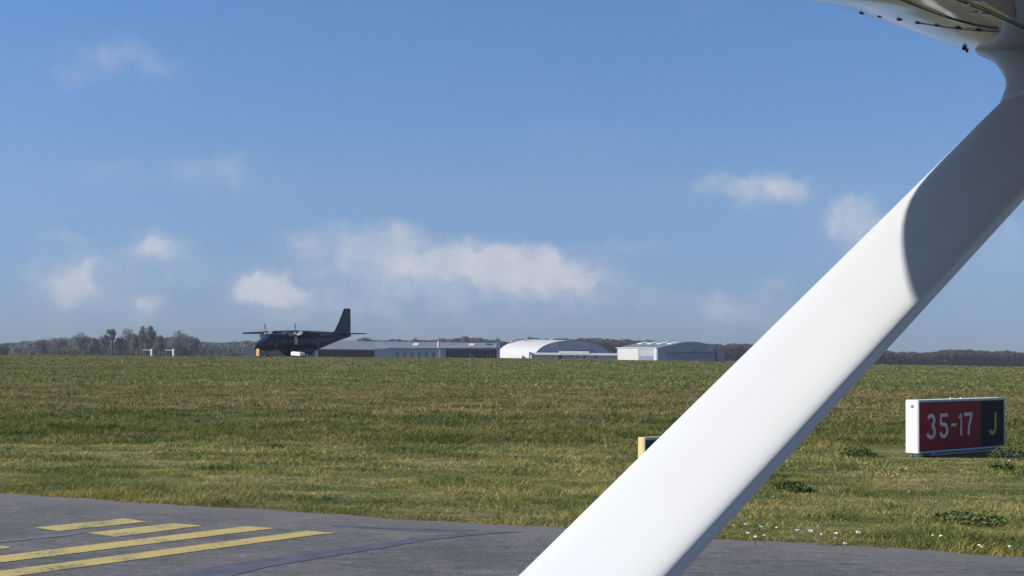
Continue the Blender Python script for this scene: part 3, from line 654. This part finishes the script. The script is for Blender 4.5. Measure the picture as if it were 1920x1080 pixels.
o = base(576.5, 230); cn_ = empty('traffic_cone', o, 'little white cone beside the main wheels of the plane', 'cone')
MB().tube((0, 0, .04), (0, 0, .48), .15, .03, n=12).build('cone', M_wh, cn_); MB().box((-.2, -.2, 0), (.2, .2, .04)).build('foot', M_wh, cn_)
# pale posts with bars in front of the far trees
for px, wpx, lab in ((284, 22, 'left white post with a pale horizontal bar before the tall bare trees'), (325, 20, 'right white post with a pale horizontal bar before the bare trees')):
    o = base(px, 400); e = empty('antenna_post', o, lab, 'antenna', 'white antenna posts on the airfield', rz=-.5)
    MB().box((-.22, -.2, -.2), (.22, .2, 2.0)).build('cabinet', M_wh, e, bevel=.03)
    MB().box((-wpx * .144, -.06, 1.62), (-.22, .06, 1.82)).build('bar', mat('pale_grey_bar', (.42, .42, .43), .5), e)
    MB().tube((-wpx * .144 + .2, 0, -.2), (-wpx * .144 + .2, 0, 1.62), .04).build('support', M_alu, e)
o = base(404, 560); e = empty('low_barrier', o, 'faint grey horizontal bar far behind, left of the plane', 'barrier')
MB().box((-3.3, -.1, 2.6), (3.3, .1, 3.0)).build('bar', mat('faded_grey', (.25, .25, .27), .6), e)
for x_ in (-3.0, 0, 3.0): MB().box((x_ - .06, -.06, -.5), (x_ + .06, .06, 2.6)).build('post', M_alu, e)
o = base(466, 420); e = empty('pale_tent', o, 'small pale grey shelter with a sloping roof left of the plane nose', 'shelter')
MB().prism([(-1.8, 0, .9), (-1.2, 0, 1.45), (1.1, 0, 2.1), (1.7, 0, .2), (1.2, 0, -.3), (-.6, 0, -.3)], (0, 2.5, 0)).build('canvas', mat('pale_canvas', (.30, .31, .33), .8), e)
MB().box((-3.2, -.1, .8), (-1.75, 2.4, .95)).build('fly_sheet', mat('pale_canvas_fly', (.26, .27, .29), .8), e)

# ------------------------------------------------------------------ hangars
M_hw = mat('hangar_blue_grey_cladding', (.33, .37, .46), .55, var=.06, scale=.3)
M_hr = mat('hangar_grey_roof', (.20, .22, .25), .5, var=.08, scale=.2)
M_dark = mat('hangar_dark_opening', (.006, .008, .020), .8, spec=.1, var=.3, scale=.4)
M_sky = mat('skylight_white', (.75, .76, .78), .4)
M_vw = mat('vault_white_sheet', (.56, .55, .51), .5, var=.03, scale=.3)
M_hg = mat('hangar_gable_slate', (.18, .22, .30), .55, var=.08, scale=.25)
M_side = mat('sunlit_side_cladding', (.33, .35, .36), .6, var=.05, scale=.3)
M_hp = mat('pale_side_cladding', (.50, .53, .55), .5, var=.06, scale=.3)
M_wdw = mat('window_dark_glass', (.12, .15, .20), .2)
K7 = 700.0
def P7(px, py, Y=K7): return at(px, py, Y)
def floor_z(px, Y): p = at(px, 668, Y); return gz(p.x, Y) - .5
# long grey hangar
o = Vector((P7(765, 668).x, K7, floor_z(765, K7))); h1 = empty('long_hangar', o, 'long low blue grey hangar with two dark door openings behind the plane', 'hangar')
zf = o.z; zt_l, zt_r = P7(600, 655.5).z, P7(935, 652.5).z
xa, xb, xc, xd = P7(592, 660).x, P7(702, 660).x, P7(836, 660).x, P7(931, 660).x
D1 = 14.0; eave = P7(765, 653.5).z; el_ = P7(650, 655.5).z
b = MB(); b.box((xb, K7, zf), (xc, K7 + D1, eave)); b.box((xa + 1.0, K7 + 1.2, zf), (xb, K7 + D1, el_)); b.box((xc, K7 + 1.2, zf), (xd, K7 + D1, P7(880, 651.5).z))
b.box((xa - .2, K7, zf), (xa + 1.0, K7 + D1, el_)); b.box((xd, K7, zf), (P7(937, 660).x, K7 + D1, P7(935, 640.5).z))
b.build('wall', M_hw, h1, off=o)
rz = P7(765, 641.5, K7 + 11).z; rl = P7(660, 638.5, K7 + 11).z
b = MB()
xr = P7(931, 640).x
b.add([(xa - .6, K7 - .5, el_ + .05), (xb, K7 - .5, el_ + .05), (xb + 8, K7 - .5, eave + .05), (xr, K7 - .5, P7(900, 652).z + .05), (xr, K7 + 11, rz), (P7(700, 640).x, K7 + 11, rz + .2), (P7(634, 640, K7 + 11).x, K7 + 11, rl),
       (xa - .6, K7 + D1, el_ + .05), (xr, K7 + D1, eave + .05)], [(0, 1, 2, 5, 6), (2, 3, 4, 5), (0, 6, 7), (6, 5, 4, 8, 7)])
b.build('roof', M_hr, h1, off=o)
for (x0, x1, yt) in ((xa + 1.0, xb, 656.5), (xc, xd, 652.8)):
    b = MB(); b.box((x0, K7 + .6, zf), (x1, K7 + 1.1, P7(700, 656 if yt > 655 else 653).z - .05)); b.build('door_opening', M_dark, h1, off=o)  # solid near-black box paints the shade inside the open bay
b = MB().box((xa - .6, K7 - .7, el_ - .5), (xb, K7 - .5, el_ + .15)); b.build('gutter', mat('dark_gutter', (.03, .035, .06), .5), h1, off=o)
b = MB().box((P7(727, 652).x, K7 - .65, eave - .15), (xr, K7 - .5, eave + .2)); b.build('gutter', mat('grey_gutter', (.15, .17, .2), .5), h1, off=o)
for px in (745, 759, 772.5, 786, 799.5, 813):
    MB().box((P7(px - 2.6, 660).x, K7 - .05, P7(px, 670).z), (P7(px + 2.6, 660).x, K7 + .05, P7(px, 660.5).z)).build('window', M_wdw, h1, off=o)
for px in (779, 884):
    xc_ = P7(px, 643, K7 + 5).x; y0_, y1_ = K7 - .5, K7 + 11; za, zb_ = eave + .05, rz
    q = [(xc_ + dx, y0_ + (y1_ - y0_) * f_, za + (zb_ - za) * f_) for dx, f_ in ((-1.5, .42), (1.0, .42), (1.5, .82), (-1.0, .82))]
    MB().prism(q, (0, -.12, .16)).build('skylight', M_sky, h1, off=o)
for px in (917,):
    c_ = P7(px, 645.5, K7 + 10); MB().box((c_.x - 1.3, K7 + 6, c_.z - .5), (c_.x + 1.3, K7 + 9, c_.z + .3)).build('roof_vent', M_mil2, h1, off=o)
xx = P7(822.5, 660).x
MB().tube((xx, K7 - 1.2, P7(822, 652).z), (xx, K7 - 1.2, P7(822, 639.5).z), .55, n=14).build('flue', M_sky, h1, off=o)
MB().box((xx - .2, K7 - .5, zf), (xx + .9, K7 - .02, P7(822, 653).z)).build('downpipe', M_sky, h1, off=o)
for px, m_ in ((882, M_hp), (887, M_hp), (913, M_hp), (919, M_hp)):
    MB().box((P7(px - .8, 660).x, K7 + .3, zf), (P7(px + .8, 660).x, K7 + .55, P7(px, 663.5).z)).build('door_post', M_wdw if px % 2 else M_hg, h1, off=o)

# vaulted white hangar
G0 = K7 - 5
o = Vector((P7(1075, 668, G0).x, G0, floor_z(1075, G0))); h2 = empty('vaulted_hangar', o, 'white barrel roofed hangar with an arched slate grey gable', 'hangar')
def arch(pl, pr, ptop, Y, wpx=(0,), inset=0, n=26, zb_=None):
    xl, xr_ = P7(pl, 660, Y).x, P7(pr, 660, Y).x; zt_ = P7(1075, ptop, Y).z; zb_ = o.z if zb_ is None else zb_
    cx, hw, H = (xl + xr_) / 2, (xr_ - xl) / 2 - inset, zt_ - zb_ - inset
    return [Vector((cx + hw * math.cos(math.pi * (1 - i / n)), Y, zb_ + H * math.sin(math.pi * (1 - i / n)) ** .78)) for i in range(n + 1)], cx, hw
fa, cx, hw = arch(1002, 1146, 638.2, G0)
sh = P7(933, 660, G0 + 60).x - fa[0].x
ra = [p + Vector((sh, 60, 0.6)) for p in fa]
MB().loft([fa, ra], cap=False, closed=False).build('roof', M_vw, h2, off=o, smooth='auto')
ga = [Vector((p.x * .985 + cx * .015, G0 + .3, p.z - .15)) for p in fa]
MB().prism(ga, (0, .3, 0)).build('gable', mat('vault_gable_grey', (.27, .30, .38), .55, var=.08, scale=.3), h2, off=o)
MB().prism([p + Vector((sh, 59.5, .4)) for p in ga], (0, .3, 0)).build('rear_gable', M_hp, h2, off=o)
for px in (1048.5, 1106):
    MB().box((P7(px - .7, 650).x, G0 - .1, P7(px, 664).z), (P7(px + .7, 650).x, G0 + .28, P7(px, 641).z)).build('mullion', M_hg, h2, off=o)
MB().box((P7(1049, 650).x, G0 - .06, P7(1075, 657.6).z), (P7(1106, 650).x, G0 + .27, P7(1075, 656.6).z)).build('transom', M_hg, h2, off=o)
MB().box((P7(1069, 650).x, G0 - .06, P7(1075, 649.4).z), (P7(1084, 650).x, G0 + .27, P7(1075, 647.6).z)).build('name_board', M_hg, h2, off=o)
for t_, i_ in ((.95, 7), (.75, 9), (.3, 11)):
    p = fa[i_] + (ra[i_] - fa[i_]) * t_
    MB().box((p.x - .7, p.y - 1, p.z - .5), (p.x + .7, p.y + 1, p.z + 1.5)).build('roof_vent', M_sky, h2, off=o)
# flat white canopy building in front of it
YF = K7 - 14
def PF(px, py): return at(px, py, YF)
o = Vector((PF(1080, 668).x, YF, floor_z(1080, YF))); h3 = empty('flat_annexe', o, 'low flat roofed white annexe in front of the barrel roofed hangar', 'building')
MB().box((PF(997, 660).x, YF, o.z), (PF(1158, 660).x, YF + 8, PF(1080, 666).z)).build('wall', M_hp, h3, off=o)
def lean(pa, pb, ya, yb, y0_, y1_, nm):
    a1, b1 = PF(pa, 660).x, PF(pb, 660).x; z0_, z1_ = PF(1080, ya).z, PF(1080, yb).z
    MB().prism([(a1, y0_, z0_ - .15), (a1, y0_, z0_), (a1, y1_, z1_), (a1, y1_, z1_ - .4)], (b1 - a1, 0, 0)).build(nm, M_vw, h3, off=o)
lean(995, 1159, 665.6, 661.8, YF - 1.2, YF + 5, 'roof')
lean(1049, 1106, 663.4, 658.4, YF + 1, YF + 8, 'roof_step')
MB().box((PF(992, 660).x, YF - 1.0, o.z), (PF(995, 660).x, YF + 8, PF(1080, 660.6).z)).build('end_wall', M_vw, h3, off=o)
MB().box((PF(1047, 660).x, YF - .2, o.z), (PF(1054, 660).x, YF - .02, PF(1050, 666.6).z)).build('door', M_dark, h3, off=o)
for px in (1060, 1071, 1083, 1096, 1118):
    MB().box((PF(px - 2, 660).x, YF - .12, PF(px, 671.5).z), (PF(px + 2, 660).x, YF - .02, PF(px, 667.2).z)).build('window', M_wdw, h3, off=o)
# right hangar with a curved slate gable and a pale side
G3 = K7 - 20
def P3(px, py, Y=G3): return at(px, py, Y)
o = Vector((P3(1297, 668).x, G3, floor_z(1297, G3))); h4 = empty('slate_hangar', o, 'slate grey hangar with a bowed gable, pale side wall and roof skylights, nearest the strut', 'hangar')
gp = [(1233, 690), (1233, 653.5), (1250, 649), (1268, 645.5), (1285, 642.3), (1298, 641), (1312, 642), (1328, 646), (1343, 652), (1358, 660), (1358, 690)]
gpts = [P3(px, py) for px, py in gp]
MB().prism(gpts, (0, .4, 0)).build('gable', M_hg, h4, off=o)
shv = Vector((P3(1157, 660, G3 + 45).x - P3(1233, 660).x, 45, 0))
roof = [p + Vector((0, .45, .12)) for p in gpts[1:10]]
MB().loft([roof, [p + shv for p in roof]], cap=False, closed=False).build('roof', mat('slate_roof', (.17, .18, .19), .55, var=.1, scale=.2), h4, off=o, smooth='auto')
a_, b_ = gpts[0] + Vector((-.02, .4, 0)), gpts[1] + Vector((-.02, .4, -.02))
MB().add([a_, b_, b_ + shv, a_ + shv], [(0, 1, 2, 3)]).build('side_wall', M_side, h4, off=o)
MB().add([p + shv - Vector((0, .1, 0)) for p in gpts], [tuple(range(len(gpts)))]).build('rear_wall', M_hp, h4, off=o)
MB().box((P3(1250, 660).x, G3 - .15, o.z), (P3(1341, 660).x, G3 - .02, P3(1297, 661).z)).build('sliding_door', mat('slate_door', (.15, .19, .26), .5, var=.1, scale=.3), h4, off=o)
MB().box((P3(1249, 660).x, G3 - .3, P3(1297, 661).z), (P3(1345, 660).x, G3 - .02, P3(1297, 660.4).z)).build('door_rail', M_dark, h4, off=o)
MB().box((P3(1341, 660).x, G3 - .3, o.z), (P3(1344, 660).x, G3 - .02, P3(1297, 661).z)).build('door_post', M_dark, h4, off=o)
MB().box((P3(1290, 660).x, G3 - .12, P3(1297, 658).z), (P3(1298, 660).x, G3 - .02, P3(1297, 651).z)).build('wall_panel', mat('panel_slate', (.22, .26, .34), .5), h4, off=o)
MB().box((P3(1327, 660).x, G3 - .12, P3(1297, 657.5).z), (P3(1338, 660).x, G3 - .02, P3(1297, 650).z)).build('wall_panel', mat('panel_slate_pale', (.24, .28, .34), .5), h4, off=o)
for i in range(4):
    f_ = .12 + .24 * i; p = roof[2] + shv * f_ ; q = roof[3] + shv * f_
    e_ = shv * .10
    MB().add([p + Vector((0, 0, .25)), q + Vector((0, 0, .25)), q + e_ + Vector((0, 0, .25)), p + e_ + Vector((0, 0, .25)), p, q, q + e_, p + e_],
             [(0, 1, 2, 3), (0, 4, 5, 1), (1, 5, 6, 2), (2, 6, 7, 3), (3, 7, 4, 0)]).build('skylight', M_sky, h4, off=o)
# features of the sunlit side wall, laid on its plane
sn = Vector((-45, (P3(1157, 660, G3 + 45).x - P3(1233, 660).x), 0)).normalized()
def side_at(px, z):                               # point of the side wall seen in column px
    a1 = gpts[1] + Vector((-.02, .4, 0)); lo, hi = 0.0, 1.2
    for _ in range(40):
        m_ = (lo + hi) / 2; q = a1 + shv * m_; u_ = 960 + F * (q.x / q.y)
        if u_ > px: lo = m_
        else: hi = m_
    return Vector((q.x, q.y, z))
def side_panel(p0, p1, y0, y1, nm, m, d=.12):
    z0_, z1_ = at(1195, y0, G3 + 20).z, at(1195, y1, G3 + 20).z
    q = [side_at(p0, z0_), side_at(p1, z0_), side_at(p1, z1_), side_at(p0, z1_)]
    MB().prism(q, sn * d).build(nm, m, h4, off=o)
side_panel(1160, 1198, 690, 653.2, 'white_wall_panel', M_vw)
side_panel(1200, 1226, 690, 667, 'side_door', M_hg)
side_panel(1227.5, 1232.5, 690, 652.9, 'pier', M_vw, .2)
side_panel(1157, 1233, 653.0, 651.8, 'eave_gutter', M_sky, .5)
o = Vector((P3(1372, 668).x, G3, floor_z(1372, G3))); fw_ = empty('low_wall', o, 'low pale wall at the right foot of the slate hangar', 'wall')
MB().box((P3(1359, 660).x, G3, o.z), (P3(1392, 660).x, G3 + .4, P3(1372, 676.5).z)).build('wall', M_hp, fw_, off=o)

# ------------------------------------------------------------------ trees
def twig_mat(name, col, var=.35):
    m = bpy.data.materials.new(name); m.use_nodes = True; t = m.node_tree; b = t.nodes['Principled BSDF']
    a = N(t, 'ShaderNodeAttribute'); a.attribute_name = 'tone'
    r = N(t, 'ShaderNodeMapRange'); t.links.new(a.outputs['Fac'], r.inputs[0]); r.inputs[3].default_value = 1 - var; r.inputs[4].default_value = 1 + var
    k = N(t, 'ShaderNodeVectorMath', operation='SCALE'); k.inputs[0].default_value = col; t.links.new(r.outputs[0], k.inputs['Scale'])
    t.links.new(k.outputs[0], b.inputs['Base Color']); b.inputs['Roughness'].default_value = .9; b.inputs['Specular IOR Level'].default_value = .1
    tr = N(t, 'ShaderNodeBsdfTranslucent'); t.links.new(k.outputs[0], tr.inputs[0]); ms = N(t, 'ShaderNodeMixShader'); ms.inputs[0].default_value = .5
    t.links.new(b.outputs[0], ms.inputs[1]); t.links.new(tr.outputs[0], ms.inputs[2]); t.links.new(ms.outputs[0], t.nodes['Material Output'].inputs[0])
    return m
M_bark = mat('grey_bark', (.06, .058, .058), .9)
M_tw = [twig_mat('bare_twigs_grey', (.20, .205, .190)), twig_mat('bare_twigs_brown', (.135, .108, .100)), twig_mat('ivy_green', (.065, .072, .048))]
def sprays(cen, size, seed, name, m, parent=None, off=(0, 0, 0), tone=None):
    """cen (n,3): one thin irregular four-sided spray of twigs at each centre"""
    g = np.random.default_rng(seed); n = len(cen); size = np.broadcast_to(size, (n,))
    d = g.normal(size=(n, 3)); d[:, 2] += .5; d /= np.linalg.norm(d, axis=1)[:, None]
    e = g.normal(size=(n, 3)); e -= (e * d).sum(1)[:, None] * d; e /= np.linalg.norm(e, axis=1)[:, None]
    v = np.empty((n, 4, 3)); s_ = size[:, None]
    v[:, 0] = cen - d * s_; v[:, 1] = cen + e * s_ * .38 * g.uniform(.5, 1.2, (n, 1)); v[:, 2] = cen + d * s_ * g.uniform(.6, 1.3, (n, 1)); v[:, 3] = cen - e * s_ * .38 * g.uniform(.5, 1.2, (n, 1))
    v = v - np.array(off)
    me = bpy.data.meshes.new(name); me.vertices.add(n * 4); me.vertices.foreach_set('co', v.astype(np.float32).ravel())
    me.loops.add(n * 4); me.loops.foreach_set('vertex_index', np.arange(n * 4, dtype=np.int32)); me.polygons.add(n)
    me.polygons.foreach_set('loop_start', (np.arange(n) * 4).astype(np.int32)); me.update(calc_edges=True)
    a = me.attributes.new('tone', 'FLOAT', 'POINT'); tn_ = g.random(n) if tone is None else tone
    a.data.foreach_set('value', np.repeat(tn_, 4).astype(np.float32)); me.materials.append(m)
    ob = bpy.data.objects.new(name, me); C.objects.link(ob); ob.parent = parent; return ob
def tree(px, ptop, wpx, Y, kind, label, seed, crown_lo=.35, dens=1.0, group='bare trees at the far left'):
    g = np.random.default_rng(seed); p = at(px, ptop, Y); zg = gz(p.x, Y) - .3; H = p.z - zg; Rr = wpx / 2 * Y / F
    o = empty('bare_tree', (p.x, Y, zg), label, 'tree', group)
    b = MB(); ht = H * max(crown_lo, .3)
    tr_ = .75 if crown_lo >= .3 else .45
    b.tube((0, 0, 0), (0, 0, ht), tr_, tr_ * .7, n=7); b.tube((0, 0, ht), (Rr * .1, 0, H * .8), tr_ * .7, .08, n=6)
    for i in range(9):
        a0 = g.uniform(0, 6.28); z0 = g.uniform(ht * .7, H * .65); r_ = Rr * g.uniform(.4, .8)
        b.tube((0, 0, z0), (math.cos(a0) * r_, math.sin(a0) * r_, z0 + (H - z0) * g.uniform(.4, .75)), .17, .04, n=5)
    b.build('trunk', M_bark, o)
    nc = 9; cl = []
    for i in range(nc):
        a0 = g.uniform(0, 6.28); rr_ = Rr * .62 * math.sqrt(g.random()); zz = H * (crown_lo + (1 - crown_lo) * g.uniform(.25, .82)) ; cl.append((math.cos(a0)*rr_, math.sin(a0)*rr_, zz, Rr * g.uniform(.35, .6)))
    cl.append((0, 0, H - Rr * .42, Rr * .42))
    pts = []; per = int(150 * dens)
    for (x, y, z, r_) in cl:
        q = g.normal(size=(per, 3)); q /= np.linalg.norm(q, axis=1)[:, None]; q *= (g.random((per, 1)) ** .45) * r_
        q[:, 2] *= min(1.3, (H * (1 - crown_lo)) / (2 * Rr) + .3); pts.append(q + np.array((x, y, z)))
    pts = np.concatenate(pts); pts = pts[(pts[:, 2] < H) & (pts[:, 2] > .3)]
    sprays(pts, g.uniform(.35, .85, len(pts)) * (.75 if wpx < 20 else 1), seed, 'crown', M_tw[kind], o)
TR = [(152, 622, 44, 0, 'wide rounded bare tree left of the gap in the left wood', .2), (198, 627, 24, 0, 'small bare tree standing right of the gap', .3), (211, 617, 22, 0, 'slim tall bare tree with a dark straight trunk', .55),
      (236, 616, 36, 0, 'bare tree with a rounded crown between the slim tree and the twin tops', .3), (267, 611, 19, 0, 'left of the twin narrow tree tops, the tallest pair', .5), (283, 611, 22, 0, 'right of the twin narrow tree tops, the tallest pair', .5),
      (276, 624, 36, 1, 'brownish bare tree below the twin narrow tops', .2), (301, 629, 24, 0, 'low bare tree between the twin tops and the broad dome', .2), (333, 619, 46, 0, 'broad dome shaped bare tree right of the posts', .2),
      (358, 630, 34, 0, 'low sloping tree at the right end of the left wood', .15), (110, 633, 46, 0, 'greyish low crowned tree in the left wood', .1), (80, 636, 44, 1, 'brown low crowned tree in the left wood', .1), (345, 651, 30, 2, 'dark ivy green bush below the broad dome tree', .0),
      (252, 626, 24, 0, 'bare tree behind the left twin top', .25), (222, 634, 24, 1, 'low brown tree behind the slim tree', .2), (185, 637, 22, 1, 'low brown tree filling the gap', .1), (178, 634, 22, 0, 'grey shrub tree right beside the wide rounded tree', .1)]
for i, (px, pt, wp, kd, lab, lo) in enumerate(TR): tree(px, pt, wp, 900 + (i % 4) * 9, kd, lab, 100 + i, lo)
for i, (px, pt, wp, kd, lab) in enumerate([(687, 633, 30, 2, 'green brown tree top showing above the left end of the long hangar roof'), (873, 630, 26, 0, 'round tree top showing above the right half of the long hangar'), (778, 634, 18, 0, 'small tree top above the middle of the long hangar'),
        (933, 634, 16, 0, 'tree top at the right end of the long hangar'), (996, 632, 24, 0, 'dark tree top behind the left shoulder of the barrel roof'), (1050, 634, 20, 0, 'tree top just behind the crown of the barrel roof'), (1302, 641, 14, 0, 'tree top over the peak of the slate hangar')]):
    tree(px, pt, wp, 880, kd, lab, 300 + i, .2, .7, 'tree tops behind the hangars')
# far woodland band: reads as one mass
prof_px = ([-1200, -300, 0, 33, 90, 137, 175, 205, 300, 370, 380, 395, 430, 480, 560, 640, 670, 687, 705, 730, 778, 804, 850, 873, 897, 928, 945, 960, 995, 1050, 1100, 1132, 1170, 1215, 1245, 1305, 1330, 1395, 1500, 1600, 1660, 1711, 1724, 1779, 1838, 1919, 2100, 3200],
           [640, 641, 645, 643, 638, 634, 634, 642, 632, 634, 640, 642, 641, 641, 641, 641, 638, 634, 638, 638, 636, 637, 635, 632, 636, 636, 641, 640, 634, 635, 634, 634.5, 638, 638, 641, 643, 645, 645, 650, 655, 658, 658.5, 662, 657, 657, 660, 661, 668])
def wood(name, label, p0, p1, Y, n, kinds, seed):
    g = np.random.default_rng(seed); px = g.uniform(p0, p1, n); dy = g.uniform(0, 34, n)
    Yv = Y + dy; x = (px - 960) / F * Yv
    topy = np.interp(px, *prof_px) + SL * 0
    jig = vnoise(px, dy * 0, 9, 5) * 3.2 + vnoise(px, dy * 0, 3.1, 6) * 1.0 + vnoise(px, dy * 0, 31, 7) * 2.2 - 2.6
    yh = YH + SL * (px - 960)
    zt_ = CAM.z + (yh - topy - jig) / F * Yv
    zg = ground_z(x, Yv) - .4
    f_ = 1 - (1 - g.random(n)) ** 1.0
    z = zg + (zt_ - zg) * f_
    sz = np.where(f_ > .8, g.uniform(.6, 1.1, n), g.uniform(.9, 1.8, n))
    tn_ = np.clip(.5 + (vnoise(px, z * 0 + dy, 6, 11) - .5) * .9 + g.normal(0, .07, n), 0, 1)
    ob = sprays(np.stack([x, Yv, z], -1), sz, seed, name, kinds, tone=tn_)
    return tag(ob, label, 'woodland', kind='stuff')
wood('woodland', 'distant bare brown woodland along the horizon', -500, 3000, 960, 230000, M_tw[1], 51)
wood('woodland_edge', 'greyer leafless scrub in front of the left wood', 20, 480, 935, 9000, M_tw[0], 52)

# ------------------------------------------------------------------ air
HAZE = True
if HAZE:
    hb = MB().box((-1600, -60, -16), (1600, 1250, 45)); m = bpy.data.materials.new('haze'); m.use_nodes = True; t = m.node_tree; t.nodes.clear()
    pv = N(t, 'ShaderNodeVolumePrincipled'); ou = N(t, 'ShaderNodeOutputMaterial'); t.links.new(pv.outputs[0], ou.inputs['Volume'])
    pv.inputs['Color'].default_value = (.72, .80, .92, 1); pv.inputs['Density'].default_value = .00013; pv.inputs['Anisotropy'].default_value = 0.0
    ho = hb.build('haze', m); tag(ho, 'thin pale blue haze over the airfield', 'haze', kind='stuff')
